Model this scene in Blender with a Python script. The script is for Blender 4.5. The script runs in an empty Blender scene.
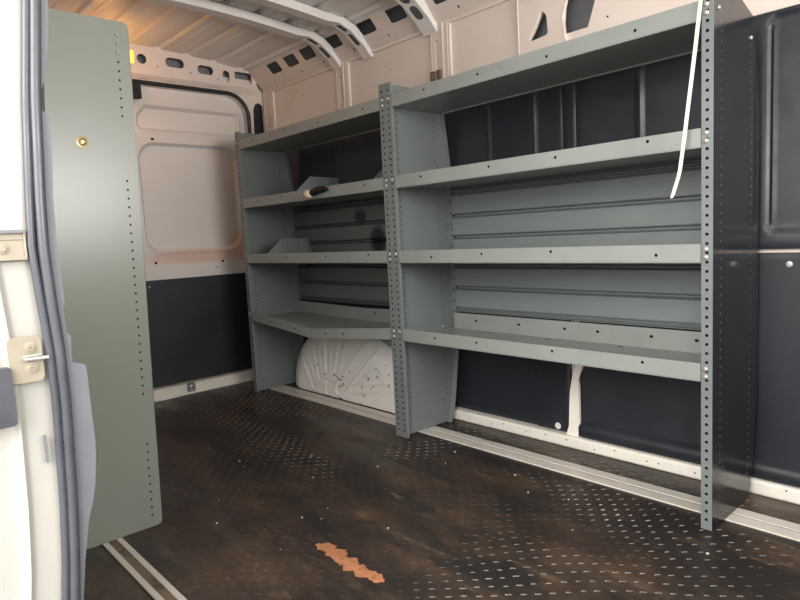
import bpy, math, random
from mathutils import Vector, noise
from mathutils.geometry import tessellate_polygon
random.seed(7)
scene = bpy.context.scene
COL = scene.collection

# ------------------------------------------------------------------ materials
def srgb(r, g, b):
    f = lambda c: (c/255/12.92) if c/255 <= .04045 else ((c/255+.055)/1.055)**2.4
    return (f(r), f(g), f(b), 1)

def mat(name, c, rough=.5, metal=0., spec=.5, var=0., vscale=6., stretch=(1,1,1), bump=0., bscale=120., coat=0.):
    m = bpy.data.materials.new(name); m.use_nodes = True
    nt = m.node_tree; N = nt.nodes; L = nt.links
    b = N['Principled BSDF']
    b.inputs['Base Color'].default_value = c
    b.inputs['Roughness'].default_value = rough
    b.inputs['Metallic'].default_value = metal
    b.inputs['Specular IOR Level'].default_value = spec
    b.inputs['Coat Weight'].default_value = coat
    b.inputs['Coat Roughness'].default_value = .12
    tc = N.new('ShaderNodeTexCoord')
    mp = N.new('ShaderNodeMapping'); mp.inputs['Scale'].default_value = stretch
    L.new(tc.outputs['Object'], mp.inputs['Vector'])
    m['_dummy'] = 0
    if var:
        n = N.new('ShaderNodeTexNoise'); n.inputs['Scale'].default_value = vscale; n.inputs['Detail'].default_value = 6
        n.inputs['Roughness'].default_value = .65
        L.new(mp.outputs[0], n.inputs['Vector'])
        r = N.new('ShaderNodeMapRange'); r.inputs[1].default_value = .3; r.inputs[2].default_value = .7
        r.inputs[3].default_value = 1-var; r.inputs[4].default_value = 1+var
        L.new(n.outputs['Fac'], r.inputs[0])
        mx = N.new('ShaderNodeVectorMath'); mx.operation = 'SCALE'
        mx.inputs[0].default_value = c[:3]
        L.new(r.outputs[0], mx.inputs['Scale']); L.new(mx.outputs[0], b.inputs['Base Color'])
        r2 = N.new('ShaderNodeMapRange'); r2.inputs[1].default_value = .3; r2.inputs[2].default_value = .7
        r2.inputs[3].default_value = max(.03, rough-1.2*var); r2.inputs[4].default_value = rough+1.4*var
        L.new(n.outputs['Fac'], r2.inputs[0]); L.new(r2.outputs[0], b.inputs['Roughness'])
    if bump:
        n2 = N.new('ShaderNodeTexNoise'); n2.inputs['Scale'].default_value = bscale; n2.inputs['Detail'].default_value = 3
        L.new(mp.outputs[0], n2.inputs['Vector'])
        bp = N.new('ShaderNodeBump'); bp.inputs['Strength'].default_value = bump; bp.inputs['Distance'].default_value = .002
        L.new(n2.outputs['Fac'], bp.inputs['Height']); L.new(bp.outputs[0], b.inputs['Normal'])
    del m['_dummy']
    return m

def scuff(m, c, scale, lo, hi, stretch=(1,1,1), amount=1., detail=5):
    """overlay a second colour where a noise is high (scuffs, dirt, rust)"""
    nt = m.node_tree; N = nt.nodes; L = nt.links; b = N['Principled BSDF']
    tc = N.new('ShaderNodeTexCoord'); mp = N.new('ShaderNodeMapping'); mp.inputs['Scale'].default_value = stretch
    mp.inputs['Location'].default_value = (random.random()*9, random.random()*9, random.random()*9)
    L.new(tc.outputs['Object'], mp.inputs['Vector'])
    n = N.new('ShaderNodeTexNoise'); n.inputs['Scale'].default_value = scale; n.inputs['Detail'].default_value = detail
    n.inputs['Roughness'].default_value = .7
    L.new(mp.outputs[0], n.inputs['Vector'])
    r = N.new('ShaderNodeMapRange'); r.interpolation_type = 'SMOOTHSTEP'
    r.inputs[1].default_value = lo; r.inputs[2].default_value = hi; r.inputs[4].default_value = amount
    L.new(n.outputs['Fac'], r.inputs[0])
    mx = N.new('ShaderNodeMix'); mx.data_type = 'RGBA'
    L.new(r.outputs[0], mx.inputs[0])
    src = b.inputs['Base Color']
    if src.is_linked: L.new(src.links[0].from_socket, mx.inputs[6])
    else: mx.inputs[6].default_value = src.default_value
    mx.inputs[7].default_value = c
    L.new(mx.outputs[2], b.inputs['Base Color'])
    return m

def spots(m, c, items):
    """soft stains at object-space places: (centre, radii)"""
    nt = m.node_tree; N = nt.nodes; L = nt.links; b = N['Principled BSDF']
    tc = N.new('ShaderNodeTexCoord')
    for cen, rad, a in items:
        s = N.new('ShaderNodeVectorMath'); s.operation = 'SUBTRACT'; s.inputs[1].default_value = cen
        L.new(tc.outputs['Object'], s.inputs[0])
        d = N.new('ShaderNodeVectorMath'); d.operation = 'DIVIDE'; d.inputs[1].default_value = rad
        L.new(s.outputs[0], d.inputs[0])
        l = N.new('ShaderNodeVectorMath'); l.operation = 'LENGTH'; L.new(d.outputs[0], l.inputs[0])
        r = N.new('ShaderNodeMapRange'); r.interpolation_type = 'SMOOTHSTEP'
        r.inputs[1].default_value = 1.; r.inputs[2].default_value = .45; r.inputs[3].default_value = 0; r.inputs[4].default_value = a
        L.new(l.outputs['Value'], r.inputs[0])
        mx = N.new('ShaderNodeMix'); mx.data_type = 'RGBA'; L.new(r.outputs[0], mx.inputs[0])
        src = b.inputs['Base Color']
        if src.is_linked: L.new(src.links[0].from_socket, mx.inputs[6])
        else: mx.inputs[6].default_value = src.default_value
        mx.inputs[7].default_value = c
        L.new(mx.outputs[2], b.inputs['Base Color'])
    return m

M = {}
M['grey'] = mat('grey_enamel', srgb(115,121,120), .32, 0, .5, .05, 3.5, bump=.04, bscale=250)
M['grey_shelf'] = scuff(mat('grey_enamel_shelf', srgb(142,146,142), .36, 0, .5, .06, 5, bump=.04, bscale=250), srgb(88,86,80), 9, .62, .8, (1,1,2), .5)
M['grey_back'] = mat('grey_enamel_back', srgb(122,129,128), .4, 0, .5, .05, 4, (1,1,3), bump=.04, bscale=250)
M['grey_back_shaded_stained'] = spots(mat('grey_enamel_back_shaded_stained', srgb(100,105,104), .42, 0, .5, .06, 4, (1,1,3)), srgb(10,11,12),  # far bay's shade is put into the darker base; stains lie on top
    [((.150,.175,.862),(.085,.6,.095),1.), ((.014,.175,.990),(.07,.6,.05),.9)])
M['grey_left'] = mat('olive_grey_enamel', srgb(132,136,126), .27, 0, .5, .0, 2.5, (1,1,.4), bump=.03, bscale=200)
M['charcoal'] = mat('charcoal_gloss', srgb(34,36,39), .16, 0, .5, .12, 4, (1,1,.3))
M['hole'] = mat('hole_dark', srgb(14,14,15), .9, 0, .1)
M['bolt'] = mat('zinc_bolt', srgb(178,177,170), .42, .5)
M['brass'] = mat('yellow_zinc', srgb(170,150,110), .32, .8)
M['black'] = scuff(mat('black_liner', srgb(33,36,43), .44, 0, .5, .12, 3, bump=.12, bscale=400), srgb(70,72,76), 5, .66, .82, (1,1,3), .35)
M['beige'] = scuff(mat('warm_white_paint', srgb(226,212,202), .42, 0, .5, .03, 2), srgb(205,165,145), 1.6, .5, .8, (1,1,1), .35)
M['door'] = spots(scuff(mat('grey_white_paint', srgb(222,214,208), .4, 0, .5, .03, 2), srgb(110,98,90), 26, .71, .76, (1,1,1), .8), srgb(220,165,135),
    [((-2.95,-.10,.815),(.5,.45,.055),.55), ((-2.95,.20,.87),(.5,.12,.13),.6)])
M['roof'] = mat('roof_white_paint', srgb(226,221,217), .38, 0, .5, .05, 3)
M['white'] = scuff(mat('white_body_paint', srgb(176,174,167), .35, 0, .5, .03, 4, coat=.1), srgb(150,135,110), 18, .68, .74, (1,1,1), .6)
M['sill'] = scuff(mat('cream_sill_paint', srgb(236,231,220), .45, 0, .5, .06, 8), srgb(120,100,70), 12, .62, .74, (1,1,1), .7)
M['arch'] = scuff(scuff(mat('scuffed_white_arch', srgb(242,239,233), .5, 0, .4, .04, 6), srgb(150,142,136), 11, .64, .72, (1.0,1,1), .7), srgb(40,38,36), 15, .71, .735, (1,1,1), .9)
_r = random.Random(3); _sp = []
for cx_, cz_, n_, sx_, sz_ in ((-2.045,.075,7,.018,.03),(-2.08,.122,3,.008,.010),(-1.83,.08,6,.04,.04),(-1.69,.21,6,.03,.04),(-1.93,.17,3,.1,.05),(-2.17,.10,3,.03,.02),(-2.25,.18,3,.08,.06)):
    for _ in range(n_): _sp.append(((cx_+2.036+_r.gauss(0,sx_), -.07, cz_+_r.gauss(0,sz_)), (_r.uniform(.004,.011),.3,_r.uniform(.004,.014)), _r.uniform(.5,.95)))
spots(M['arch'], srgb(52,48,46), _sp)
M['rubber'] = mat('grey_black_rubber', srgb(74,76,83), .34, 0, .6, .1, 12)
M['sealblack'] = mat('black_rubber', srgb(28,29,31), .55)
M['trimgrey'] = mat('grey_trim_plastic', srgb(112,114,120), .55, 0, .4, .06, 14)
M['plate'] = scuff(mat('tan_zinc_plate', srgb(154,145,128), .5, .1, .5, .08, 10), srgb(140,115,80), 16, .6, .75, (1,1,1), .5)
M['alu'] = scuff(mat('dull_aluminium', srgb(222,216,206), .4, .1, .5, .08, 9, (.6,3,1)), srgb(110,95,78), 7, .58, .75, (.5,3,1), .6)
M['track_dark'] = scuff(mat('track_groove', srgb(128,110,92), .6, .1, .5, .15, 14), srgb(60,42,30), 9, .5, .7)
M['skin'] = mat('outer_skin_grey', srgb(120,122,124), .6, 0, .3, .05, 3)
M['tie'] = mat('white_nylon', srgb(222,217,206), .45, 0, .4, .02, 5)
M['cream'] = mat('cream_plastic', srgb(222,205,170), .45, 0, .5, .06, 20)
M['blackplastic'] = mat('matte_black_plastic', srgb(22,22,24), .6, 0, .4, .1, 20)
M['patch'] = scuff(mat('orange_brown_board', srgb(172,116,82), .8, 0, .3, .12, 22), srgb(110,66,42), 24, .55, .7, (1,1,1), .7)
M['crumb'] = mat('pale_crumb', srgb(205,190,165), .8, 0, .2, .1, 40)
M['ground'] = mat('asphalt', srgb(150,150,148), .9, 0, .2, .08, 2)

def emis(name, c, s):
    m = mat(name, c, .3)
    b = m.node_tree.nodes['Principled BSDF']
    b.inputs['Emission Color'].default_value = c; b.inputs['Emission Strength'].default_value = s
    return m
M['lens'] = emis('amber_lens', srgb(255,205,60), 2.2)

def floor_material():
    m = bpy.data.materials.new('worn_black_rubber_mat'); m.use_nodes = True
    N = m.node_tree.nodes; L = m.node_tree.links; b = N['Principled BSDF']
    tc = N.new('ShaderNodeTexCoord')
    def nz(scale, st, loc=0, detail=6, rough=.65, dist=0.):
        mp = N.new('ShaderNodeMapping'); mp.inputs['Scale'].default_value = st; mp.inputs['Location'].default_value = (loc, loc*1.7, 0)
        mp.inputs['Rotation'].default_value = (0, 0, .12)
        L.new(tc.outputs['Object'], mp.inputs['Vector'])
        n = N.new('ShaderNodeTexNoise'); n.inputs['Scale'].default_value = scale; n.inputs['Detail'].default_value = detail
        n.inputs['Roughness'].default_value = rough; n.inputs['Distortion'].default_value = dist
        L.new(mp.outputs[0], n.inputs['Vector']); return n.outputs['Fac']
    def ss(src, lo, hi, a=0., z=1.):
        r = N.new('ShaderNodeMapRange'); r.interpolation_type = 'SMOOTHSTEP'
        r.inputs[1].default_value = lo; r.inputs[2].default_value = hi; r.inputs[3].default_value = a; r.inputs[4].default_value = z
        L.new(src, r.inputs[0]); return r.outputs[0]
    def mixc(f, a, bcol):
        x = N.new('ShaderNodeMix'); x.data_type = 'RGBA'; L.new(f, x.inputs[0])
        if isinstance(a, tuple): x.inputs[6].default_value = a
        else: L.new(a, x.inputs[6])
        x.inputs[7].default_value = bcol; return x.outputs[2]
    base = mixc(ss(nz(2.2, (.8,1.9,1), 3, 9, .74), .42, .66, 0, .9), srgb(44,40,38), srgb(84,66,52))
    base = mixc(ss(nz(3.2, (.8,2.6,1), 11, 10, .78), .54, .74, 0, .7), base, srgb(152,124,96))
    base = mixc(ss(nz(4.5, (.7,2.4,1), 21, 9, .76), .60, .76, 0, .65), base, srgb(150,98,62))
    base = mixc(ss(nz(2.6, (.9,1.8,1), 33, 9, .75), .48, .66, 0, .9), base, srgb(36,35,36))
    base = mixc(ss(nz(38, (1,1.6,1), 5, 6), .58, .78, 0, .4), base, srgb(130,112,92))
    L.new(base, b.inputs['Base Color'])
    L.new(ss(nz(3.5, (.8,2.2,1), 44, 6), .3, .7, .28, .56), b.inputs['Roughness'])
    b.inputs['Specular IOR Level'].default_value = .5
    bp = N.new('ShaderNodeBump'); bp.inputs['Strength'].default_value = .25; bp.inputs['Distance'].default_value = .004
    L.new(nz(30, (1,1,1), 9, 5), bp.inputs['Height']); L.new(bp.outputs[0], b.inputs['Normal'])
    return m
M['mat'] = floor_material()
M['tread'] = mat('worn_tread_glints', srgb(84,80,76), .3, 0, .6, .25, 3)  # lighter grey puts doorway glints into the colour of the worn treads

# ------------------------------------------------------------------ mesh builder
class MB:
    def __init__(s): s.v = []; s.f = []; s.m = []
    def add(s, vs, fs, mi=0):
        o = len(s.v); s.v += [tuple(p) for p in vs]
        for f in fs: s.f.append([i+o for i in f]); s.m.append(mi)
    def box(s, x0, x1, y0, y1, z0, z1, mi=0):
        s.add([(x0,y0,z0),(x1,y0,z0),(x1,y1,z0),(x0,y1,z0),(x0,y0,z1),(x1,y0,z1),(x1,y1,z1),(x0,y1,z1)],
              [(0,3,2,1),(4,5,6,7),(0,1,5,4),(1,2,6,5),(2,3,7,6),(3,0,4,7)], mi)
    def sheet(s, fn, outer, holes=(), d0=0., d1=.002, mf=0, mb_=0, ms=0):
        """flat sheet with real holes; fn(a,b,d) -> xyz ; mf = material of the d0 face, mb_ = of the d1 face"""
        loops = [outer]+list(holes)
        pts = [p for l in loops for p in l]
        tris = tessellate_polygon([[Vector((p[0],p[1],0)) for p in l] for l in loops])
        n = len(pts)
        vs = [fn(p[0],p[1],d0) for p in pts]+[fn(p[0],p[1],d1) for p in pts]
        o = len(s.v); s.v += [tuple(v) for v in vs]
        for t in tris:
            s.f.append([o+t[0],o+t[1],o+t[2]]); s.m.append(mf)
            s.f.append([o+n+t[2],o+n+t[1],o+n+t[0]]); s.m.append(mb_)
        k = 0
        for l in loops:
            c = len(l)
            for i in range(c):
                a, b = k+i, k+(i+1) % c
                s.f.append([o+a,o+b,o+n+b,o+n+a]); s.m.append(ms)
            k += c
    def grid(s, fn, us, vs_, mi=0, skip=None):
        o = len(s.v); nu, nv = len(us), len(vs_)
        for v in vs_:
            for u in us: s.v.append(tuple(fn(u, v)))
        for j in range(nv-1):
            for i in range(nu-1):
                if skip and skip((us[i]+us[i+1])/2, (vs_[j]+vs_[j+1])/2): continue
                a = o+j*nu+i
                s.f.append([a,a+1,a+nu+1,a+nu]); s.m.append(mi)
    def tube(s, pts, r, n=8, mi=0, flat=1.):
        P = [Vector(p) for p in pts]; o = len(s.v); up = None
        for i, p in enumerate(P):
            t = (P[min(i+1,len(P)-1)]-P[max(i-1,0)]).normalized()
            if up is None: up = Vector((0,0,1)) if abs(t.z) < .9 else Vector((1,0,0))
            a = t.cross(up).normalized(); b = a.cross(t).normalized(); up = b
            rr = r[i] if isinstance(r, (list,tuple)) else r
            for k in range(n):
                w = 2*math.pi*k/n
                s.v.append(tuple(p+a*math.cos(w)*rr+b*math.sin(w)*rr*flat))
        for i in range(len(P)-1):
            for k in range(n):
                s.f.append([o+i*n+k, o+i*n+(k+1)%n, o+(i+1)*n+(k+1)%n, o+(i+1)*n+k]); s.m.append(mi)
        s.f.append([o+k for k in range(n)][::-1]); s.m.append(mi)
        s.f.append([o+(len(P)-1)*n+k for k in range(n)]); s.m.append(mi)
    def lathe(s, cen, axis, prof, n=14, mi=0):
        """profile of (distance along axis, radius)"""
        ax = Vector(axis).normalized(); u = ax.orthogonal().normalized(); w = ax.cross(u); c = Vector(cen); o = len(s.v)
        for d, r in prof:
            for k in range(n):
                t = 2*math.pi*k/n; s.v.append(tuple(c+ax*d+(u*math.cos(t)+w*math.sin(t))*r))
        for i in range(len(prof)-1):
            for k in range(n):
                s.f.append([o+i*n+k,o+i*n+(k+1)%n,o+(i+1)*n+(k+1)%n,o+(i+1)*n+k]); s.m.append(mi)
        s.f.append([o+k for k in range(n)][::-1]); s.m.append(mi)
        s.f.append([o+(len(prof)-1)*n+k for k in range(n)]); s.m.append(mi)
    def build(s, name, mats, parent=None, smooth=False, bevel=0., origin=None):
        if not isinstance(mats, (list,tuple)): mats = [mats]
        org = Vector(parent_loc(parent)) if parent else Vector(origin or (0,0,0))
        me = bpy.data.meshes.new(name)
        me.from_pydata([tuple(Vector(p)-org) for p in s.v], [], s.f)
        for mm in mats: me.materials.append(M[mm])
        for p, mi in zip(me.polygons, s.m): p.material_index = mi; p.use_smooth = smooth
        me.validate(); me.update()
        o = bpy.data.objects.new(name, me); COL.objects.link(o)
        if parent: o.parent = parent
        else: o.location = org
        if bevel:
            b = o.modifiers.new('bevel', 'BEVEL'); b.width = bevel; b.segments = 2; b.limit_method = 'ANGLE'; b.angle_limit = math.radians(50)
        if smooth:
            try: me.set_sharp_from_angle(angle=math.radians(40))
            except Exception: pass
        return o

def parent_loc(p):
    v = Vector((0,0,0))
    while p: v = v+Vector(p.location); p = p.parent
    return v
def tag(o, label=None, cat=None, group=None, kind=None):
    if label: o['label'] = label
    if cat: o['category'] = cat
    if group: o['group'] = group
    if kind: o['kind'] = kind
    return o
def empty(name, loc, label=None, cat=None, group=None, kind=None):
    o = bpy.data.objects.new(name, None); COL.objects.link(o); o.location = loc; o.empty_display_size = .05
    return tag(o, label, cat, group, kind)
def struct(o, label=None): 
    o['kind'] = 'structure'
    if label: o['label'] = label
    return o
def disc(cx, cy, r, n=8): return [(cx+r*math.cos(2*math.pi*k/n), cy+r*math.sin(2*math.pi*k/n)) for k in range(n)]
def rrect(x0, x1, y0, y1, r, n=5):
    out = []
    for cx, cy, a in ((x1-r,y1-r,0),(x0+r,y1-r,90),(x0+r,y0+r,180),(x1-r,y0+r,270)):
        for k in range(n+1):
            t = math.radians(a+90*k/n); out.append((cx+r*math.cos(t), cy+r*math.sin(t)))
    return out
def lerp(a, b, t): return a+(b-a)*t
def interp(tab, x):
    if x <= tab[0][0]: return tab[0][1]
    for (a, va), (b, vb) in zip(tab, tab[1:]):
        if x <= b: return lerp(va, vb, (x-a)/(b-a))
    return tab[-1][1]
def sstep(a, b, x):
    t = min(1, max(0, (x-a)/(b-a))); return t*t*(3-2*t)
def sdrr(x, y, cx, cy, hx, hy, r):
    qx, qy = abs(x-cx)-hx+r, abs(y-cy)-hy+r
    return math.hypot(max(qx,0), max(qy,0))+min(max(qx,qy),0)-r
def sdseg(x, y, a, b):
    px, py, bx, by = x-a[0], y-a[1], b[0]-a[0], b[1]-a[1]
    h = min(1, max(0, (px*bx+py*by)/(bx*bx+by*by))); return math.hypot(px-bx*h, py-by*h)
def frange(a, b, n): return [a+(b-a)*i/n for i in range(n+1)]
YZ = lambda x: (lambda a, b, d: (x+d, a, b))       # sheet standing across the van
XZ = lambda y: (lambda a, b, d: (a, y+d, b))       # sheet standing along the van

# ------------------------------------------------------------------ floor, ground
mb = MB()
def fz(x, y):
    if .06 < y: return -.006
    w = .5+.5*math.sin(9*y+2.2*math.sin(1.7*x)+noise.noise((x*1.3,y*2.6,0))*3)
    return -.0085+.0065*w
TR = (.098,.207); TL = (-1.255,-1.193)
mb.grid(lambda x, y: (x, y, fz(x, y)), frange(-2.90,1.6,150), frange(-1.50,.40,95), 0,
        )
PATCH = [(-.80,-.808),(-.785,-.775),(-.752,-.772),(-.738,-.786),(-.715,-.768),(-.692,-.775),(-.678,-.79),(-.655,-.775),(-.632,-.79),(-.612,-.782),(-.585,-.795),(-.56,-.783),(-.53,-.785),(-.508,-.803),(-.53,-.822),(-.556,-.816),(-.58,-.832),(-.61,-.824),(-.632,-.838),(-.655,-.825),(-.685,-.832),(-.70,-.816),(-.73,-.828),(-.748,-.812),(-.775,-.822)]
def inpoly(x, y, P):
    c = False
    for (x1,y1),(x2,y2) in zip(P, P[1:]+P[:1]):
        if (y1 > y) != (y2 > y) and x < (x2-x1)*(y-y1)/(y2-y1)+x1: c = not c
    return c
pitch = .027
i0, i1 = int(-2.86/pitch), int(1.3/pitch)
for i in range(i0, i1):
    for j in range(int(-1.46/pitch), int(.33/pitch)):
        x, y = i*pitch+random.uniform(-.002,.002), j*pitch+random.uniform(-.002,.002)
        x, y = x+.06*noise.noise((x*1.6,y*2.2,3)), y+.06*noise.noise((x*1.9,y*2.4,13))
        if TR[0]-.012 < y < TR[1]+.012 or TL[0]-.012 < y < TL[1]+.012 or inpoly(x, y, PATCH): continue
        wear = noise.noise((x*1.7, y*3.1, 4.)) 
        if wear > .30: continue
        odd = (i+j) % 2
        amp = max(sstep(-.95,-.35,x+.35*y+noise.noise((x*2,y*4,1))*.35), .95*sstep(-1.0,-1.4,x+noise.noise((x*3,y*6,2))*.6)*sstep(-.7,-.4,y), sstep(.2,.25,y))
        amp *= sstep(-.35,.15,noise.noise((x*1.3,y*4.,7))+.25)
        h = (.0030 if odd else .0014)*(1-max(0, wear)*2)*max(.42,amp)
        a = math.radians(45 if odd else -45)+.5*noise.noise((x*2, y*3, 9))
        ca, sa = math.cos(a), math.sin(a); l, w = random.uniform(.0075,.0115), .0018; z = fz(x, y)-.0006
        P = [(-l,0,0),(-l*.5,-w,0),(l*.5,-w,0),(l,0,0),(l*.5,w,0),(-l*.5,w,0),(-l*.55,0,h),(l*.55,0,h)]
        mb.add([(x+p[0]*ca-p[1]*sa, y+p[0]*sa+p[1]*ca, z+p[2]) for p in P],
               [(0,1,6),(1,2,7,6),(2,3,7),(3,4,7),(4,5,6,7),(5,0,6)], 2 if odd and amp > .45 and wear < .15 else 0)  # painted glints go on one bar direction only
JP = []
for (xa,ya),(xb,yb) in zip(PATCH, PATCH[1:]+PATCH[:1]):
    for k in range(4):
        t = k/4; JP.append((lerp(xa,xb,t)+random.uniform(-.004,.004), lerp(ya,yb,t)+random.uniform(-.005,.005)))
mb.sheet(lambda a, b, d: (a, b, fz(a,b)+.0012+d), JP, (), 0, .0006, 1, 1, 1)
fl = struct(mb.build('floor', ['mat','patch','tread']), 'worn black diamond-tread rubber mat with brown wear and an orange torn patch')

gm = MB(); gm.box(-14,14,-16,12,-.60,-.55)
struct(gm.build('ground', 'ground'))

# recessed tracks
def track(name, x0, x1, y0, y1, label, wide):
    t = MB(); zt = -.0008
    w = (y1-y0)
    if wide:
        t.box(x0,x1,y0,y0+.046,-.006,zt,0); t.box(x0,x1,y0+.057,y1,-.006,zt-.0006,0)
        t.box(x0,x1,y0,y1,-.0075,-.0045,1)
    else:
        t.box(x0,x1,y0,y0+.016,-.006,zt,0); t.box(x0,x1,y1-.016,y1,-.006,zt,0); t.box(x0,x1,y0,y1,-.0075,-.0040,1)
    o = t.build(name, ['alu','track_dark'], None, False, .0008, (x0,(y0+y1)/2,0))
    return tag(o, label, 'floor track')
track('cargo_track', -2.72, 1.55, TR[0]+.004, TR[1]-.004, 'long aluminium track in the floor along the far wall under the shelving', True)
track('cargo_track', -2.2, .9, TL[0]+.003, TL[1]-.003, 'short aluminium track in the floor running from the near left end panel', False)

# ------------------------------------------------------------------ far (driver side) wall
YW = .398
mb = MB()
mb.sheet(XZ(YW), [(-2.95,0),(1.6,0),(1.6,1.84),(-2.95,1.84)],
   [rrect(-2.86,-2.838,1.60,1.69,.0105), [(-.852,1.632),(-.845,1.624),(-.775,1.63),(-.767,1.638),(-.772,1.70),(-.786,1.722),(-.797,1.716),(-.83,1.66)],
    [(-.70,1.615),(-.60,1.615),(-.57,1.70),(-.60,1.80),(-.66,1.80),(-.69,1.72)]], 0, .003)
wl = struct(mb.build('wall_left', 'beige'), 'warm white painted van side wall above the shelving')
p = MB()
for a, b, pd in ((-2.125,-2.02,.012),(-1.395,-1.28,.012)):
    c = -2.093 if a < -2 else -1.361
    p.sheet(XZ(YW-.012), [(a,1.50),(b,1.50),(b,1.83),(a,1.83)], [rrect(c-.012,c+.012,1.62,1.76,.011), disc(c,1.785,.006), disc(c,1.60,.006)], 0, .012)
    p.box(b-.048,b-.040,YW-.017,YW-.012,1.50,1.83); p.box(b-.02,b-.012,YW-.015,YW-.012,1.50,1.83)
p.build('pillar', 'beige', wl, bevel=.002)
p = MB()
p.sheet(XZ(YW-.014), [(-.90,1.48),(-.645,1.48),(-.69,1.60),(-.70,1.68),(-.655,1.83),(-.905,1.83)],
   [[(-.852,1.632),(-.845,1.624),(-.775,1.63),(-.767,1.638),(-.772,1.70),(-.786,1.722),(-.797,1.716),(-.83,1.66)]], 0, .014)
p.build('pillar', 'beige', wl, bevel=.004)
p = MB()
p.sheet(XZ(YW-.014), [(-2.895,1.45),(-2.79,1.45),(-2.79,1.845),(-2.895,1.845)], [rrect(-2.86,-2.838,1.60,1.69,.0105)], 0, .014)
p.build('pillar', 'beige', wl, bevel=.003)
# dents and fixing holes of the upper sheet
p = MB()
for x, z, r in ((-.30,1.64,.007),(-.245,1.665,.004),(-.02,1.60,.004),(-1.70,1.71,.003),(-2.47,1.73,.003),(-.52,1.63,.004)):
    p.lathe((x,YW-.0006,z),(0,-1,0),[(0,r),(.0004,r)],8)
p.build('fixing_holes', 'hole', wl)
# raised post and sill of the body side
p = MB()
p.sheet(XZ(.368), [(-.722,0),(-.622,0),(-.640,.045),(-.647,.10),(-.649,.22),(-.648,.285),(-.628,.335),(-.60,.42),(-.64,.42),(-.662,.335),(-.676,.29),(-.690,.22),(-.697,.08),(-.708,.045)], (), 0, .006)
p.build('post', 'sill', wl, True, .006)
p = MB(); p.box(-1.36,1.6,.345,.397,-.006,.042); p.build('sill', 'sill', wl, bevel=.008)
p = MB()
for i in range(26):
    x = -1.29+i*.1+random.uniform(-.03,.03)
    p.lathe((x,.3445,.012+random.random()*.02),(0,-1,0),[(0,.003),(.0006,.003)],6)
p.build('sill_marks', 'hole', wl)
# outer skin seen through the holes
p = MB(); p.box(-3.02,1.6,.47,.474,-.05,2.03); p.build('outer_skin', 'skin', wl)

# black liners
def liner(x0, x1, z0, z1, label, ridges=(), recess=None, foot=False, seam=None, y=.378, notch=None):
    nx = max(8, int((x1-x0)/.008)); us = frange(x0, x1, nx); vs = frange(z0, z1, max(8, int((z1-z0)/.012)))
    def fn(x, z):
        yy = y
        for r, w in ridges: yy -= .006*(1-sstep(w*.5, w*.5+.008, abs(x-r)))
        if recess:
            cx, cz, hx, hz, rr = recess; d = sdrr(x, z, cx, cz, hx, hz, rr)
            yy += .010*(1-sstep(-.008, -.001, d)); yy -= .003*(1-sstep(.001,.005,abs(d+.018)))
        if foot: yy -= .022*(1-sstep(.085,.105,z))
        if seam and x > seam: yy -= .006
        e = min(x-x0, x1-x, z-z0, z1-z)
        return (x, yy+.004*(1-sstep(0,.012,e)), z)
    m = MB(); m.grid(fn, us, vs); 
    # returned edge all round
    m.box(x0,x1,y+.003,y+.012,z1-.004,z1); m.box(x0,x0+.004,y+.003,y+.012,z0,z1); m.box(x1-.004,x1,y+.003,y+.012,z0,z1)
    o = m.build('wall_liner', 'black', None, True, 0, ((x0+x1)/2, y, z0))
    return tag(o, label, 'wall liner')
liner(-2.84,-1.36,.80,1.49,'upper black plastic wall liner behind the top of the far left shelving bay',((-2.51,.012),(-2.149,.012)))
liner(-1.352,-.703,.80,1.49,'upper black plastic wall liner behind the left part of the near shelving bay',((-1.07,.010),(-.83,.004)))
liner(-.70,-.645,.80,1.49,'narrow black plastic liner strip between two larger liners above the shelves')
liner(-.643,1.3,.782,1.49,'upper black plastic wall liner with a rounded window recess right of the charcoal panel',((-.392,.012),),(.55,1.153,.545,.325,.04))
liner(-2.84,-1.352,.05,.77,'lower black plastic wall liner behind the white wheel arch',y=.384)
la = liner(-1.35,-.694,.046,.77,'lower black plastic wall liner under the near shelf, left of the white post',(),None,False,-.86)
lb = liner(-.650,1.3,.046,.770,'lower black plastic wall liner running from the white post past the charcoal panel',(),None,True)
c = MB(); c.lathe((-.752,.3735,.066),(0,-1,0),[(0,.014),(.003,.014),(.004,.006),(.0025,.004)],16); c.build('push_clip', 'tie', la)['label'] = 'white round push clip'
c = MB(); c.lathe((.075,.3775,.735),(0,-1,0),[(0,.010),(.003,.009),(.004,.004)],12); c.build('push_clip', 'bolt', lb)['label'] = 'silver push clip'

# ------------------------------------------------------------------ wheel arch
mb = MB(); AX, AA, AH = -2.036, .516, .396
pills = [((-2.405,.250),(-2.285,.045),.030),((-2.262,.300),(-2.225,.105),.026),((-2.138,.325),(-2.158,.032),.026),((-2.0,.33),(-2.07,.125),.028),
         ((-1.76,.31),(-2.045,.05),.040),((-1.93,.07),(-1.66,.12),.024)]
def arch_pt(t, s):
    # t angle 0..pi over the arch, s 0 centre of the face .. 1 rim .. >1 back to the wall
    ct, st = math.cos(t), math.sin(t)
    k = (abs(ct)**2.1+abs(st)**2.1)**(-1/2.1)
    ox, oz = (AA+(.10 if ct > 0 else 0))*k*ct, AH*k*st
    if s <= 1:
        x, z = AX+ox*s, oz*s
        y = .217+.045*(max(0,s-.72)/.28)**2.2
        e = 0
        for a, b, r in pills:
            d = sdseg(x, z, a, b)-r
            e += .0042*(1-sstep(.0,.007,abs(d))) 
            e -= .003*(1-sstep(-.012,-.004,d))
        return (x, y-e*(1-sstep(.93,1,s)), z)
    x, z = AX+ox*(1+.02*(s-1)), oz*(1+.02*(s-1))
    return (x, .262+(.375-.262)*(s-1), z)
ss_ = frange(0.02,1,70)+[1.15,1.4,1.7,2.0]
mb.grid(lambda t, s: arch_pt(t, s), frange(0, math.pi, 150), ss_)
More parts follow.
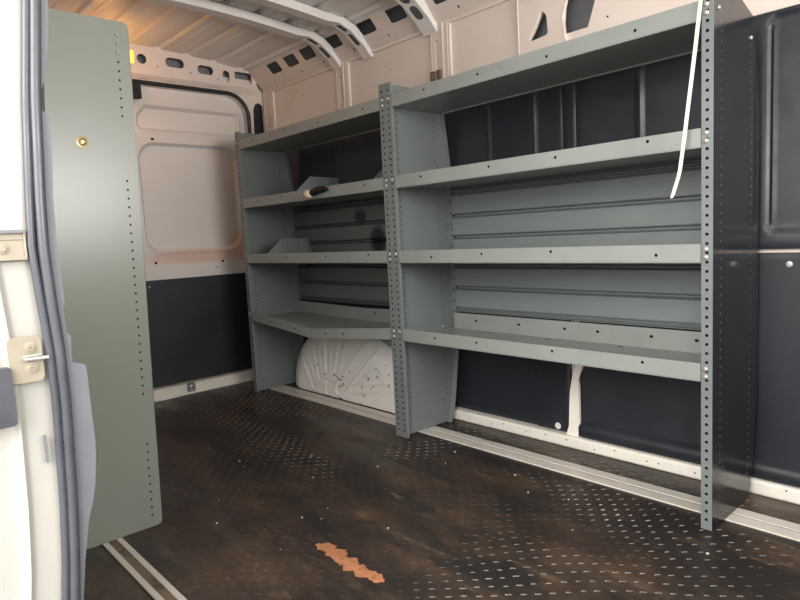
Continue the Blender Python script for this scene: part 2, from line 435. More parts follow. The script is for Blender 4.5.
wa = tag(mb.build('wheel_arch', 'arch', None, True, 0, (AX,.30,0)), 'scuffed white wheel arch with embossed ribs under the far shelving bay', 'wheel arch')

# ------------------------------------------------------------------ rear wall, header, doors
mb = MB(); XR = -2.925
dop = rrect(-1.27,.262,.055,1.79,.13,8)
mb.sheet(YZ(XR), [(-1.46,0),(.41,0),(.41,1.90),(-1.46,1.90)],
         [dop, [(.305,1.36),(.392,1.36),(.392,1.72),(.380,1.755),(.355,1.768),(.330,1.755),(.315,1.72)]], 0, .004)
wr = struct(mb.build('wall_rear', 'beige'), 'warm white rear body frame around the back doors')
p = MB(); p.box(XR-.05,XR-.045,.28,.42,1.3,1.8); p.build('recess_backing', 'black', wr)  # black sheet set behind the opening to paint its dark recess
p = MB(); XH = -2.892
cr = lambda y: 2.015-.055*((y+.53)/.82)**2
top = [(y, cr(y)-.004) for y in frange(.33,-1.40,18)]
p.sheet(YZ(XH), [(-1.40,1.842),(.335,1.842)]+top,
   [rrect(-.245,-.135,1.903,1.955,.026), rrect(-.055,.045,1.890,1.940,.025), rrect(.105,.150,1.862,1.930,.022), rrect(.185,.30,1.868,1.934,.014), disc(-.378,1.925,.027,14),
    disc(-.292,1.895,.005), disc(-.10,1.885,.005), disc(.07,1.872,.005), disc(.168,1.868,.004), rrect(-.75,-.55,1.90,1.955,.026)], 0, .003)
p.sheet(lambda a, b, d: (lerp(XH, XR, b), a, lerp(1.842, 1.80, b)+d), [(-1.40,0),(.335,0),(.335,1),(-1.40,1)],
   [rrect(-.03,.10,.35,.75,.05), rrect(-.12,-.08,.4,.7,.02), rrect(-.25,-.19,.4,.7,.02), rrect(-.40,-.34,.4,.7,.02)], 0, .002)
p.box(XR-.035,XR-.03,-1.4,.40,1.82,2.0, 1)
p.build('header_beam', ['beige','skin'], wr, bevel=.0015)
p = MB(); p.box(XH-.10,XH+.0,-1.40,.34,.0-.004,.060); p.box(XH-.02,XH+.012,-1.40,.2,-.004,.012)
p.build('rear_sill', 'sill', wr, bevel=.006)
# weather seal
p = MB(); ring = [(XR+.012,a,b) for a, b in rrect(-1.283,.275,.045,1.803,.14,8)]
p.tube(ring+[ring[0]], .0125, 8); p.build('weather_seal', 'sealblack', wr, True)
# doors
def rear_door(name, y0, y1, visible):
    XD = -2.962
    def f(y, z):
        x = XD
        if visible:
            d1 = sdrr(y, z, -.095, 1.62, .315, .068, .03)
            cut = (-.30-y)*.0
            # chamfered upper-left corner of the upper recess
            d1 = max(d1, (-(y+.40)+ (z-1.60))*.72-.03)
            d2 = sdrr(y, z, -.115, 1.165, .305, .315, .10)
            for d in (d1, d2):
                x += .006*(1-sstep(.0,.012,abs(d-.006))); x -= .020*(1-sstep(-.014,.004,d))
        return (x, y, z)
    m = MB(); m.grid(f, frange(y0, y1, 96 if visible else 4), frange(.05, 1.80, 210 if visible else 4))
    m.box(XD-.05, XD-.045, y0, y1, .05, 1.80)
    return struct(m.build(name, 'door', None, True))
d1 = rear_door('door_1', -.515, .285, True); d1['label'] = 'grey-white back door with two pressed recesses and black lower panel'
d2 = rear_door('door_2', -1.29, -.525, False)
p = MB(); 
p.sheet(YZ(-2.952), rrect(-.49,.25,.064,.690,.02), (), 0, .008); p.build('door_liner', 'black', d1, bevel=.003)['label'] = 'black plastic lower door panel'
p = MB()
for y, z, r in ((-.375,.79,.008),(.045,.775,.008),(.0,.74,.004),(-.33,1.50,.010)):
    p.lathe((-2.9612,y,z),(1,0,0),[(0,r),(.0004,r)],10)
p.build('door_holes', 'hole', d1)
p = MB(); p.lathe((-2.945,-.43,.655),(1,0,0),[(0,.006),(.003,.005)],8); p.build('door_clip','bolt', d1)
# small latch loop on the rear sill
r = empty('sill_latch', (-2.888,-.26,.06), 'small grey latch loop standing on the cream rear sill', 'latch')
p = MB(); p.sheet(YZ(-2.889), rrect(-.285,-.235,.004,.068,.018), [disc(-.26,.045,.009,10)], 0, .006); p.build('latch_plate', 'skin', r, bevel=.001)
p = MB(); p.lathe((-2.883,-.26,.022),(1,0,0),[(0,.008),(.004,.007)],8); p.build('bolt', 'bolt', r)

# amber cargo lamp high on the header
r = empty('cargo_lamp', (-2.889,-.455,1.925), 'glowing amber lamp on the rear header behind the near left panel', 'lamp')
p = MB(); p.sheet(YZ(-2.889), rrect(-.53,-.418,1.885,1.965,.02), (), 0, .010); p.build('housing', 'beige', r, bevel=.003)
p = MB(); p.grid(lambda a, b: (-2.879+.020*math.sqrt(max(0,1-a*a))*math.sqrt(max(0,1-b*b)), -.473+.048*a, 1.925+.033*b), frange(-1,1,16), frange(-1,1,14)); p.build('lens', 'lens', r, True)
# door stay bracket by the seal
p = MB(); p.sheet(YZ(-2.912), [(-.47,1.71),(-.405,1.71),(-.405,1.80),(-.47,1.80)], (), 0, .03)
tag(p.build('latch_block', 'blackplastic', None, False, .006, (-2.905,-.42,1.76)), 'black plastic block at the top of the back door opening', 'latch block')

# ------------------------------------------------------------------ roof
mb = MB()
def cf(x, y):
    t = ((y-.14)/.171) % 1.0; d = abs(t-.5)
    rib = .016*(1-sstep(.075,.135,d))-.003*(1-sstep(.0,.02,abs(d-.42)))
    e = sstep(.33,.27,y) if False else 1
    return (x, y, cr(y)-.016+rib)
mb.grid(cf, frange(-2.90,1.6,12), frange(-1.35,.30,330))
# sheet closing strips
mb.box(-3.0,1.6,-1.6,.50,2.03,2.04)
ce = struct(mb.build('ceiling', 'roof', None, True), 'ribbed painted van roof with a warm amber glow at the back')
# sloped roof rail with square holes
def cove(side):
    s = MB()
    y0, z0, y1, z1 = .272, 1.953, .392, 1.822
    ln = math.hypot(y1-y0, z1-z0); ny, nz = -(z0-z1)/ln, -(y1-y0)/ln
    fn = lambda a, b, d: (a, lerp(y0,y1,b)-ny*d, lerp(z0,z1,b)-nz*d)
    holes = []
    for xa in (-2.685,-2.505,-2.335,-2.095,-1.82,-1.60,-1.31,-1.09,-.85,-.6,-.35,-.1):
        w = .115
        holes.append([(xa,.46),(xa,.14),(xa+.012,.10),(xa+w-.012,.10),(xa+w,.14),(xa+w,.46),(xa+w-.012,.50),(xa+.012,.50)])
    for xa in (-2.72,-2.42,-2.2,-1.93,-1.66,-1.46,-1.2): holes.append([(xa+.007*math.cos(k*math.pi/4), .74+.045*math.sin(k*math.pi/4)) for k in range(8)])
    s.sheet(fn, [(-2.89,0),(1.6,0),(1.6,1),(-2.89,1)], holes, 0, .003)
    s.sheet(lambda a, b, d: (a, lerp(y0,y1,b)+.055, lerp(z0,z1,b)+.055+d), [(-2.89,-.1),(1.6,-.1),(1.6,1),(-2.89,1)], (), 0, .002, 1, 1, 1)
    s.box(-2.89,1.6,.385,.397,1.815,1.828)
    return s
rr_ = struct(cove(1).build('trim_1', ['beige','skin'], None, False), 'sloped white roof rail with a row of square holes')
# roof bows
def bow(xc, w, label):
    s = MB(); zb = lambda y: cr(y)-.055
    path = [(y, zb(y)) for y in frange(-1.30,.12,14)]+[(.19,1.930),(.262,1.903),(.340,1.846),(.388,1.795)]
    hw = w/2; nrm = []
    for i in range(len(path)):
        a, b = path[max(0,i-1)], path[min(len(path)-1,i+1)]
        ln = math.hypot(b[0]-a[0], b[1]-a[1]); nrm.append((-(b[1]-a[1])/ln, (b[0]-a[0])/ln))
    for k, ((ya,za),(yb,zb_)) in enumerate(zip(path, path[1:])):
        ln = math.hypot(yb-ya, zb_-za); uy, uz = (yb-ya)/ln, (zb_-za)/ln; ny, nz = -uz, uy    # normal pointing up / to the wall
        fn = lambda a, b, d: (xc+a, ya+uy*b+ny*d, za+uz*b+nz*d)
        holes = []
        if k in (15, 16): holes = [rrect(-hw*.58, hw*.58, ln*.10, ln*.90, hw*.55)]
        elif k in (2,5,8,11,13): holes = [disc(-hw*.7, ln*.5, .005, 6)]
        s.sheet(fn, [(-hw,0),(hw,0),(hw,ln),(-hw,ln)], holes, 0, .002)
        if k in (15, 16): s.sheet(fn, [(-hw,0),(hw,0),(hw,ln),(-hw,ln)], (), .016, .017, 1, 1, 1)  # grey backing sheet added inside the bow so the oval holes look shaded
        (na, nb) = nrm[k], nrm[k+1]
        for sx in (-1, 1):
            A = [(xc+sx*hw,ya,za),(xc+sx*hw,yb,zb_),(xc+sx*(hw+.006),yb+nb[0]*.036,zb_+nb[1]*.036),(xc+sx*(hw+.006),ya+na[0]*.036,za+na[1]*.036)]
            s.add(A, [(0,1,2,3)] if sx > 0 else [(3,2,1,0)])
    o = s.build('roof_bow', ['roof','skin'], None, False, 0, (xc, 0, 1.96))
    return tag(o, label, 'roof bow', 'white cross bows under the van roof')
bow(-2.11,.060,'white roof cross bow nearest the back doors')
bow(-1.855,.060,'white roof cross bow, second from the back doors')
bow(-1.40,.085,'white roof cross bow above the double middle post, third from the back doors')
bow(-.80,.085,'white roof cross bow over the near shelving bay')

# ------------------------------------------------------------------ near (passenger side) wall with the sliding-door opening
mb = MB()
mb.box(-2.93,-.60,-1.512,-1.506,-.004,2.02)             # inner sheet behind the near shelving
mb.box(.80,1.60,-1.456,-1.450,-.004,2.02)
mb.box(-.60,.80,-1.50,-1.450,1.80,2.02)
wrt = struct(mb.build('wall_right', 'beige'), 'near side body wall with the sliding door opening')
mb = MB(); mb.box(1.58,1.60,-1.45,.39,-.004,1.0); struct(mb.build('wall_front', 'black'))
XJ = -.55
sealL = [(.0,-1.535),(.258,-1.521),(.331,-1.513),(.441,-1.506),(.551,-1.503),(.624,-1.501),(.713,-1.502),(.802,-1.508),(.889,-1.513),(.973,-1.508),(1.14,-1.496),(1.304,-1.479),(1.8,-1.43)]
sealR = [(.0,-1.503),(.243,-1.489),(.318,-1.483),(.431,-1.476),(.543,-1.471),(.616,-1.468),(.708,-1.469),(.798,-1.473),(.886,-1.474),(.973,-1.473),(1.143,-1.465),(1.31,-1.450),(1.8,-1.405)]
trimR = [(.0,-1.503),(.241,-1.486),(.316,-1.476),(.388,-1.463),(.42,-1.453),(.45,-1.446),(.50,-1.440),(.534,-1.438),(.61,-1.4395),(.671,-1.440),(.678,-1.443),(.685,-1.463),(.734,-1.460),(.738,-1.466),(.786,-1.468),(.79,-1.464),(.869,-1.466),(.973,-1.465),(1.076,-1.457),(1.120,-1.458),(1.128,-1.474),(1.150,-1.474),(1.162,-1.464),(1.18,-1.457),(1.25,-1.446),(1.313,-1.440),(1.8,-1.395)]
outer = [(.0,-1.565),(.24,-1.588),(.30,-1.600),(.38,-1.618),(.46,-1.66),(.6,-1.69),(1.8,-1.66)]
s = MB()
def jamb(u, z):
    b = interp(sealL, z)+.012
    y = b+u if b+u > interp(outer, z) else interp(outer, z)
    x = XJ-.006
    x += .010*(1-sstep(.0,.012,abs(y-(interp(sealL,z)-.052)))) - .012*sstep(interp(sealL,z)-.050, interp(sealL,z)-.062, y)
    x += .004*math.sin(z*7)
    return (x, y, z)
s.grid(jamb, [-.20,-.15,-.12,-.10,-.085]+[-.080+.003*k for k in range(1,27)], frange(-.02,1.82,160))
s.grid(lambda u, z: (lerp(XJ-.02,-2.9,u), interp(outer,z), z), frange(0,1,4), frange(-.02,1.82,40))   # outside skin going back
s.box(-.60,-.57,-1.51,-1.495,-.02,1.82)
pj = struct(s.build('trim_2', 'white', None, True), 'white painted rear jamb of the sliding door opening')
# double lipped rubber seal
zz = frange(-.01,1.80,70)
root = empty('door_seal', (XJ,-1.49,0), 'double-lobed dark rubber seal along the white sliding door jamb', 'door seal')
s = MB(); s.tube([(XJ+.006, lerp(interp(sealL,z), interp(sealR,z), .14), z) for z in zz], .0070, 10); s.build('outer_lobe', 'rubber', root, True)
s = MB(); s.tube([(XJ+.006, lerp(interp(sealL,z), interp(sealR,z), .60), z) for z in zz], .0098, 12); s.build('inner_lobe', 'rubber', root, True)
s = MB(); s.grid(lambda u, z: (XJ-.002, lerp(interp(sealL,z), interp(sealR,z)+.004, u), z), frange(0,1,3), zz); s.build('carrier', 'sealblack', root)
# grey notched trim edge
zs = sorted(set([z for z, _ in trimR]+frange(.0,1.8,40)))
o_ = [(interp(trimR,z), z) for z in zs]+[(interp(sealR,z)-.012, z) for z in reversed(zs)]
s = MB(); s.sheet(YZ(XJ-.003), o_, (), 0, .004)
tag(s.build('pillar_trim', 'trimgrey', None, False, 0, (XJ,-1.46,0)), 'notched grey plastic trim edge between the rubber seal and the near left panel', 'trim')
# striker
r = empty('door_striker', (XJ,-1.532,.70), 'tan metal striker plate with a short pin on the white jamb', 'striker')
s = MB(); s.sheet(YZ(XJ+.004), rrect(-1.560,-1.509,.663,.742,.010), (), 0, .004); s.build('striker_plate', 'plate', r, bevel=.0015)
for z in (.722,.687):
    s = MB(); s.lathe((XJ+.008,-1.527,z),(1,0,0),[(0,.0105),(.0012,.0105),(.0018,.0065),(.004,.006),(.0042,.003),(.002,.0028)],16); s.build('bolt', 'plate', r, True)
s = MB(); s.tube([(XJ+.020,-1.5385,.7045),(XJ+.020,-1.503,.7035)], .0036, 10); s.tube([(XJ+.009,-1.5385,.7080),(XJ+.012,-1.512,.7085)], .0022, 8); s.tube([(XJ+.006,-1.536,.7045),(XJ+.020,-1.536,.7045)], .004, 8); s.build('pin', 'bolt', r, True)
r = empty('latch_bracket', (XJ,-1.54,.875), 'recessed tan metal bracket with one bolt, above the striker plate', 'bracket')
s = MB(); s.box(XJ+.003,XJ+.006,-1.60,-1.515,.874,.920,0); s.box(XJ+.006,XJ+.013,-1.60,-1.516,.917,.923,1); s.box(XJ+.006,XJ+.010,-1.60,-1.515,.872,.877,0); s.box(XJ+.006,XJ+.010,-1.519,-1.515,.874,.920,0); s.box(XJ+.006,XJ+.008,-1.60,-1.516,.906,.909,0)
s.build('bracket_plate', ['plate','skin'], r, bevel=.001)
s = MB(); s.lathe((XJ+.006,-1.550,.892),(1,0,0),[(0,.009),(.002,.009),(.003,.005),(.005,.0045)],14); s.build('bolt', 'plate', r, True)
s = MB(); s.sheet(YZ(XJ+.001), rrect(-1.63,-1.559,.595,.695,.006), (), 0, .016)
tag(s.build('bump_stop', 'rubber', None, False, .003, (XJ,-1.59,.595)), 'dark rubber bump stop below the striker plate at the left edge', 'bump stop')
s = MB(); s.sheet(YZ(XJ+.001), rrect(-1.5215,-1.5165,.515,.565,.002), (), 0, .004); s.box(XJ+.004,XJ+.007,-1.5215,-1.5165,.535,.545)
tag(s.build('jamb_clip', 'skin', None, False, .0005, (XJ,-1.519,.515)), 'thin grey metal clip on the white jamb beside the rubber seal', 'clip')

# ------------------------------------------------------------------ shelving
H = 1.508
PROF = [(0,0),(0,H),(.145,H),(.30,1.462),(.319,1.41),(.350,1.18),(.355,.33),(.318,.09),(.30,.02),(.285,0)]
ZS = (1.458,1.128,.816,.482); LIP = .05; PL = .042
def runs(z0, z1, step=.0254):
    n = int((z1-z0)/step); return [z0+i*step for i in range(n+1)]
def web_holes(front=.055, back=.275):
    hs = []
    for z in runs(.06, 1.46):
        hs.append(disc(front, z, .0032, 6))
        if z < 1.40: hs.append(disc(back+(.012 if .12 < z < 1.2 else 0), z, .0032, 6))
    return hs
BOLT = None
def bolt_at(loc, axis, parent, m='bolt', r=.007):
    global BOLT
    key = (m, round(r,4))
    if BOLT is None: BOLT = {}
    if key not in BOLT:
        s = MB(); s.lathe((0,0,0),(0,0,1),[(0,r),(.0015,r),(.004,r*.75),(.005,r*.3)],12)
        o = s.build('bolt', m, None, True); BOLT[key] = o.data
        COL.objects.unlink(o); bpy.data.objects.remove(o)
    o = bpy.data.objects.new('bolt', BOLT[key]); COL.objects.link(o); o.parent = parent
    o.location = Vector(loc)-parent_loc(parent)
    o.rotation_euler = Vector((0,0,1)).rotation_difference(Vector(axis)).to_euler()
    return o
def end_panel(x, fdir, parent, face='grey', label=None):
    """web standing across the van at x; flanges folded to fdir"""
    s = MB(); 
    real = face == 'charcoal'
    s.sheet(YZ(x), PROF, web_holes() if real else (), 0, .0022*fdir, 1, 0, 0)
    if not real:
        for h in web_holes():
            cy_, cz_ = sum(q[0] for q in h)/6, sum(q[1] for q in h)/6
            if fdir > 0: s.lathe((x+.0022,cy_,cz_),(1,0,0),[(0,.0031),(.0003,.0031)],6,2)
    fl = .030 if real else .036
    xa, xb = (x, x+fl*fdir); x0, x1 = min(xa,xb), max(xa,xb)
    s.box(x0, x1, -.0022, .0, 0, H, 0)                                    # front flange
    lipx = xb-.0025*fdir
    s.box(min(xb,lipx), max(xb,lipx), 0, .010, 0, H, 0)
    for z in runs(.03, 1.49):
        s.lathe(((x0+x1)/2,-.0022,z),(0,-1,0),[(0,.0046),(.0003,.0046)],8,2)
    # back flange follows the panel's rear edge
    bp = PROF[4:]
    for (ya,za),(yb,zb) in zip(bp, bp[1:]):
        s.add([(x,ya,za),(x,yb,zb),(x+.03*fdir,yb,zb),(x+.03*fdir,ya,za)], [(0,1,2,3)])
    for z in runs(.36, 1.15, .0508):
        s.lathe((x+.018*fdir, .3502, z),(0,-1,0),[(0,.0042),(.0004,.0042)],6,2)
    o = s.build('end_panel', ['grey', face, 'hole'], parent)
    if label: o['label'] = label
    return o
def lip_holes(s, x0, x1, z, y, mi, n):
    for i in range(n):
        x = lerp(x0, x1, (i+.5)/n)+random.uniform(-.05,.05)
        s.lathe((x, y, z-.022+random.uniform(-.008,.008)),(0,-1,0),[(0,.005),(.0003,.005)],8,mi)
def shelf(x0, x1, z, parent, kind, fl=.038):
    """pressed shelf: plate, front lip with return, back flange"""
    s = MB(); d = .312 if kind == 'top' else .336
    fr = fl-.006 if x1 > -.1 else fl
    if kind != 'bent':
        s.box(x0+.003, x1-.003, .004, d, z-PL-.003, z-PL)
        s.box(x0+fl, x1-fr, -.0015, .004, z-LIP, z)
        s.box(x0+fl, x1-fr, -.0015, .016, z-LIP-.002, z-LIP+.001)
        if kind == 'top': s.box(x0+.03,x1-.03,d-.003,d,z-LIP,z-.02)
        else: s.box(x0+.03,x1-.03,d-.003,d,z-PL-.003,z+(.03 if kind == 'low' else -.01))
        lip_holes(s, x0+fl, x1-fl, z, -.0016, 1, 4)
        if kind == 'low':
            for f in (.12,.30,.47,.58,.74,.86): s.box(lerp(x0,x1,f),lerp(x0,x1,f)+.012,d-.0036,d-.003,z-.004,z+.005,1); 
            for f in (.2,.42,.66,.9): s.box(lerp(x0,x1,f),lerp(x0,x1,f)+.018,.30,.31,z-PL,z-PL+.0005,1)
        o = s.build('shelf', ['grey_shelf','hole'], parent, bevel=.0012)
    else:
        xk = -1.933
        def drop(x, y):
            t = 1-abs(x-xk)/(xk-x0 if x < xk else x1-xk)
            return -.050*max(0,t)**1.06*(1-.75*y/d)
        xs = frange(x0+.003, xk, 8)+frange(xk, x1-.003, 8)[1:]
        s.grid(lambda x, y: (x, y, z-PL+drop(x,y)), xs, frange(.004, d, 6)); s.grid(lambda x, y: (x, y, z-PL-.003+drop(x,y)), xs, frange(.004, d, 6))
        xl = frange(x0+fl, xk, 8)+frange(xk, x1-fl, 8)[1:]
        bow_ = lambda x: -.014*max(0,1-abs(x-xk)/.6)
        s.grid(lambda x, v: (x, -.0015+bow_(x), z+drop(x,0)-LIP*v), xl, frange(0,1,2)); s.grid(lambda x, v: (x, .004, z+drop(x,0)-LIP*v), xl, frange(0,1,2))
        s.grid(lambda x, v: (x, lerp(-.0015+bow_(x),.0042,v), z+drop(x,0)), xl, [0,1]); s.grid(lambda x, v: (x, lerp(-.0015+bow_(x),.018,v), z+drop(x,0)-LIP), xl, [0,1])
        s.grid(lambda x, v: (x, d, z-PL+drop(x,d)+.07*v), xs, [0,1])
        for x in (x0+.25,x0+.5,x0+.78,x0+.92): s.lathe((x,-.0018+bow_(x),z+drop(x,0)-.026),(0,-1,0),[(0,.005),(.0004,.005)],8,1)
        for x in (x0+.75,x0+1.0,x0+1.2): s.lathe((x,d-.0005,z+drop(x,d)),(0,-1,0),[(0,.006),(.0005,.006)],8,1)
        o = s.build('shelf', ['grey_shelf','hole'], parent)
        o['label'] = 'lowest shelf with its front edge buckled down in the middle'
    return o
def back_panel(x0, x1, z0, z1, grooves, parent, m):
    """ribbed sheet: each groove is a pressed step"""
    zs_ = set([z0, z1])
    for g in grooves: zs_ |= {g-.012, g-.008, g-.002, g+.002, g+.008, g+.012}
    zs_ = sorted(z for z in zs_ if z0 <= z <= z1)
    def yy(z):
        y = .345
        for g in grooves:
            if abs(z-g) <= .0021: y = .358
            elif abs(z-g) <= .0081: y = .338
        return y
    s = MB(); s.grid(lambda x, z: (x, yy(z), z), [x0, x1], zs_)
    s.grid(lambda x, z: (x, .362, z), [x0,x1], [z0,z1])
    return s.build('back_panel', m, parent)
def unit(x0, x1, label, rface, low, backm, name='shelving_unit'):
    r = empty(name, ((x0+x1)/2, .17, 0), label, 'shelving unit')
    end_panel(x0, 1, r, 'grey'); 
    pr = end_panel(x1, -1, r, rface, 'charcoal end panel with a pale grey front flange' if rface == 'charcoal' else None)
    for k, z in enumerate(ZS): shelf(x0, x1, z, r, 'top' if k == 0 else (low if k == 3 else 'mid'))
    back_panel(x0+.034, x1-.034, .790, 1.084, (1.075,1.055,.955,.86), r, backm)
    back_panel(x0+.034, x1-.034, .516, .772, (.755,.725,.627,.530) , r, backm)
    for z in ZS:
        for x, sx in ((x0,1),(x1,-1)):
            bolt_at((x+.018*sx,-.0022,z-.014),(0,-1,0), r)
            for y in (.03,.28): bolt_at((x+.0022*sx, y, z-.030),(sx,0,0), r, 'bolt', .006)
        bolt_at((x1-.018,-.0022,z-.036),(0,-1,0), r)
    return r
X1, X2, X3 = -2.598, -1.304, -.004
u1 = unit(X2+.001, X3, 'grey steel shelving bay on the far wall nearest the viewer, with charcoal end panel', 'charcoal', 'low', 'grey_back')
u2 = unit(X1, X2-.001, 'grey steel shelving bay near the back doors with a buckled lowest shelf', 'grey', 'bent', 'grey_back_shaded_stained')
# outside bolts on the charcoal face
for y, z in ((.03,1.436),(.27,1.40)): bolt_at((X3+.0005,y,z),(1,0,0),u1,'bolt',.006)

# near left unit: only its end panel faces the viewer; the rest stands behind it
r3 = empty('shelving_unit', (-1.9,-1.25,0), 'olive-grey shelving unit on the near wall, its tall end panel facing the doorway', 'shelving unit')
XL = -1.285; HL = 1.552
s = MB()
hs = []
zl = [1.512-.0262*i for i in range(10)]+[1.085-.0262*i for i in range(26)]+[.268-.0256*i for i in range(10)]
for z in zl: hs.append(disc(-1.100, z, .0035, 8))
prof = [(-1.435,0),(-1.085,0),(-1.075,.004),(-1.070,.012),(-1.062,.4),(-1.034,1.535),(-1.038,HL-.005),(-1.048,HL),(-1.435,HL)]
hs = [[(a+(b/HL)*.030, b) for a, b in h] for h in hs]
s.sheet(YZ(XL), prof, (), 0, -.0025)
for h in hs[3:]: s.lathe((XL, sum(q[0] for q in h)/8, h[0][1]),(1,0,0),[(0,.0033),(.0003,.0033)],8,1)
s.add([(XL,-1.070,.012),(XL,-1.034,1.535),(XL-.035,-1.034,1.535),(XL-.035,-1.070,.012)], [(0,1,2,3)])
s.build('end_panel', ['grey_left','hole'], r3)
s = MB(); s.sheet(YZ(-2.55), [(-1.435,0),(-1.07,0),(-1.05,1.53),(-1.435,1.53)], (), 0, .0025); s.build('end_panel', 'grey_left', r3)
for z in (1.50,1.12,.80,.45):
    s = MB(); s.box(-2.545,XL-.004,-1.435,-1.075,z-.003,z); s.box(-2.545,XL-.04,-1.082,-1.075,z-.045,z); s.build('shelf', 'grey_shelf', r3)
for z in (1.512, 1.486, 1.460): bolt_at((XL+.0002,-1.100+.030*z/HL,z),(1,0,0), r3, 'bolt', .0052)
b = MB(); b.lathe((XL+.0002,-1.195,1.193),(1,0,0),[(0,.0165),(.002,.0165),(.003,.011),(.009,.0105),(.010,.007),(.007,.005)],18); 
b.build('anchor_bolt', 'brass', r3, True)['label'] = 'large yellow zinc bolt'

# ------------------------------------------------------------------ things on the shelves
def divider(x, z, label, y0=.010, src=None):
    s = MB(); z -= .0415; P = [(y0,z),(y0,z+.042),(y0+.092,z+.119),(y0+.268,z+.115),(y0+.29,z+.05),(y0+.29,z)]
    s.sheet(YZ(x-.0012), P, (), 0, .0024)
    for y in frange(y0+.10,y0+.26,5): s.box(x+.0012,x+.0075,y-.0025,y+.0025,z+.006,z+.112)
    s.box(x,x+.02,y0+.03,y0+.28,z,z+.0015)
    return tag(s.build('shelf_divider', 'grey', None, False, 0, (x,.15,z)), label, 'shelf divider', 'grey bin dividers on the shelves')
divider(-2.03, ZS[1], 'grey sheet-metal divider beside the cream knob on the upper shelf')
divider(-1.42, ZS[1], 'grey sheet-metal divider half hidden behind the double middle post')
divider(-2.35, ZS[2], 'grey sheet-metal divider on the middle shelf of the far bay')

r = empty('door_stop_peg', (-1.87,-.012,1.098), 'cream-tipped black peg stuck on the front edge of the far bay upper shelf', 'peg')
s = MB(); s.lathe((-1.845,-.0225,1.101),(-1,-.12,-.06),[(0,.015),(.006,.019),(.026,.0205),(.040,.018),(.047,.010),(.049,.003)],18); s.build('tip', 'cream', r, True)
s = MB(); s.tube([(-1.85,-.0215,1.102),(-1.83,-.021,1.108),(-1.79,-.019,1.115),(-1.75,-.016,1.116),(-1.725,-.014,1.112)], [.016,.019,.019,.015,.006], 14, 0, .9); s.build('stub', 'blackplastic', r, True)

# zip tie
r = empty('zip_tie', (-.04,-.012,1.45), 'long white plastic zip tie hanging from the top shelf beside the near post', 'zip tie')
pts = [(-.0345,-.0045,1.475),(-.035,-.008,1.452),(-.045,-.018,1.33),(-.058,-.026,1.20),(-.069,-.03,1.099),(-.080,-.030,1.020),(-.085,-.030,1.000),(-.099,-.031,.955),(-.103,-.031,.946)]
s = MB(); hw = .0050
for k in range(2):
    pass
vs = []
for i, q in enumerate(pts):
    w = hw*(1 if i < len(pts)-1 else .6)
    vs += [(q[0]-w,q[1],q[2]),(q[0]+w,q[1],q[2]),(q[0]+w,q[1]+.0018,q[2]),(q[0]-w,q[1]+.0018,q[2])]
fs = []
for i in range(len(pts)-1):
    for k in range(4): fs.append((i*4+k, i*4+(k+1)%4, i*4+4+(k+1)%4, i*4+4+k))
fs += [(0,3,2,1), tuple(len(vs)-4+k for k in range(4))]
s.add(vs, fs); s.build('strap', 'tie', r)
s = MB(); s.box(-.042,-.027,-.0105,-.0022,1.470,1.486); s.box(-.0385,-.0305,-.004,.02,1.486,1.489); s.build('head', 'tie', r, bevel=.001)

# clips standing on the wall above the shelf
for x, lab in ((-1.387,'left one of two small tan clips above the top shelf by the middle post'),(-1.347,'right one of two small tan clips above the top shelf by the middle post')):
    s = MB(); s.box(x-.012,x+.012,YW-.028,YW-.0165,1.585,1.592); s.box(x-.012,x-.006,YW-.028,YW-.0165,1.592,1.622); s.box(x+.006,x+.012,YW-.028,YW-.0165,1.592,1.622); s.box(x-.012,x+.012,YW-.028,YW-.0165,1.617,1.624)
    tag(s.build('wall_clip', 'track_dark', None, False, .001, (x,YW-.02,1.585)), lab, 'clip', 'small clips above the top shelf')

# crumbs on the mat
for i, (x, y) in enumerate([(-1.62,-.62),(-1.60,-.60),(-1.55,-.64),(-1.42,-.40),(-1.24,-.52),(-1.12,-.30),(-.98,-.74),(-.93,-.70),(-.98,-.64),(-1.01,.02),(-.95,-.10),(-.68,-.02),(-.55,-.12),(-.42,-.08),(-1.32,-.86),(-1.15,-.95),(-.85,-.90),(-.30,-.25),(-.72,-.60),(.03,-.12)]):
    s = MB(); k = random.uniform(.0018,.0048)
    z0 = fz(x,y)+.0005
    s.lathe((x,y,z0),(random.uniform(-.2,.2),random.uniform(-.2,.2),1),[(0,k*.8),(k*.5,k),(k*.9,k*.5)],6)
    tag(s.build('crumb', 'crumb', None, False, 0, (x,y,z0)), 'pale crumb lying on the worn black floor mat', 'crumb', 'crumbs scattered on the floor mat')

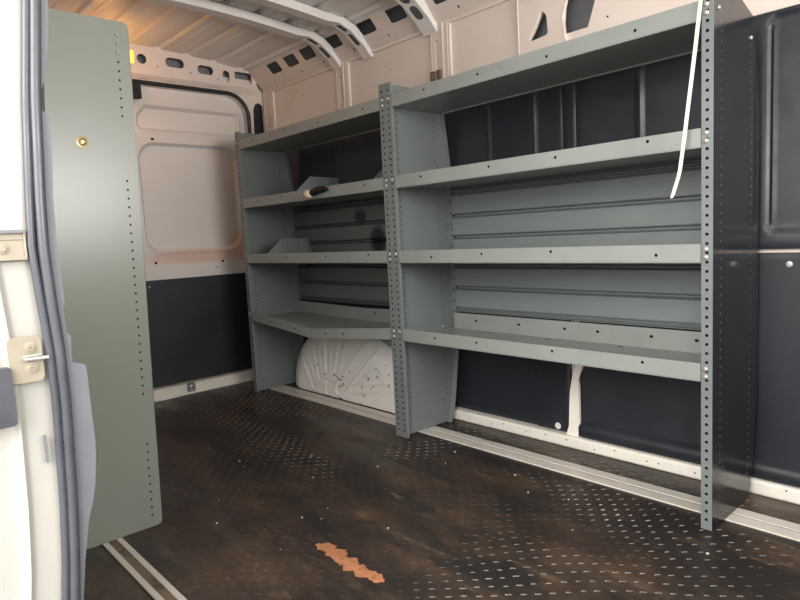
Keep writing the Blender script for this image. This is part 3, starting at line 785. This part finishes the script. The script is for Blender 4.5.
# ------------------------------------------------------------------ lights
w = bpy.data.worlds.new('sky'); scene.world = w; w.use_nodes = True
bg = w.node_tree.nodes['Background']; bg.inputs[0].default_value = (1.0,.985,.96,1); bg.inputs[1].default_value = 2.7
def area(name, loc, target, sx, sy, power, col, spread=180):
    l = bpy.data.lights.new(name, 'AREA'); l.shape = 'RECTANGLE'; l.size = sx; l.size_y = sy; l.energy = power; l.color = col
    l.spread = math.radians(spread)
    o = bpy.data.objects.new(name, l); COL.objects.link(o); o.location = loc
    o.rotation_euler = (Vector(target)-Vector(loc)).to_track_quat('-Z','Y').to_euler(); return o
area('doorway_daylight', (.6,-3.4,2.0), (-.6,0,.7), 2.6, 1.8, 150, (1,.97,.92))
area('windscreen_daylight', (2.3,-.55,1.25), (-2.9,-.3,1.35), 1.5, .8, 45, (1,.97,.94), 130)
pl = bpy.data.lights.new('amber_glow', 'POINT'); pl.energy = 1.6; pl.color = (1,.42,.10); pl.shadow_soft_size = .04
po = bpy.data.objects.new('amber_glow', pl); COL.objects.link(po); po.location = (-2.66,-.62,1.80)

# ------------------------------------------------------------------ camera (solved from the shelving geometry)
cam = bpy.data.cameras.new('camera'); co = bpy.data.objects.new('camera', cam); COL.objects.link(co)
from mathutils import Matrix
cx, cy, cz, yaw, pit, rol, f = .6582, -1.7586, .8827, -.8326, -.1053, -.0501, 616.5
fw = Vector((math.sin(yaw)*math.cos(pit), math.cos(yaw)*math.cos(pit), math.sin(pit)))
rt = fw.cross(Vector((0,0,1))).normalized(); up = rt.cross(fw)
r2 = math.cos(rol)*rt+math.sin(rol)*up; u2 = -math.sin(rol)*rt+math.cos(rol)*up
mw = Matrix.Identity(4)
for i in range(3): mw[i][0] = r2[i]; mw[i][1] = u2[i]; mw[i][2] = -fw[i]; mw[i][3] = (cx,cy,cz)[i]
co.matrix_world = mw
cam.sensor_fit = 'HORIZONTAL'; cam.sensor_width = 36; cam.lens = f/800*36; cam.clip_start = .02
scene.camera = co
scene.view_settings.view_transform = 'Standard'
scene.view_settings.look = 'None'
scene.view_settings.exposure = 0.0
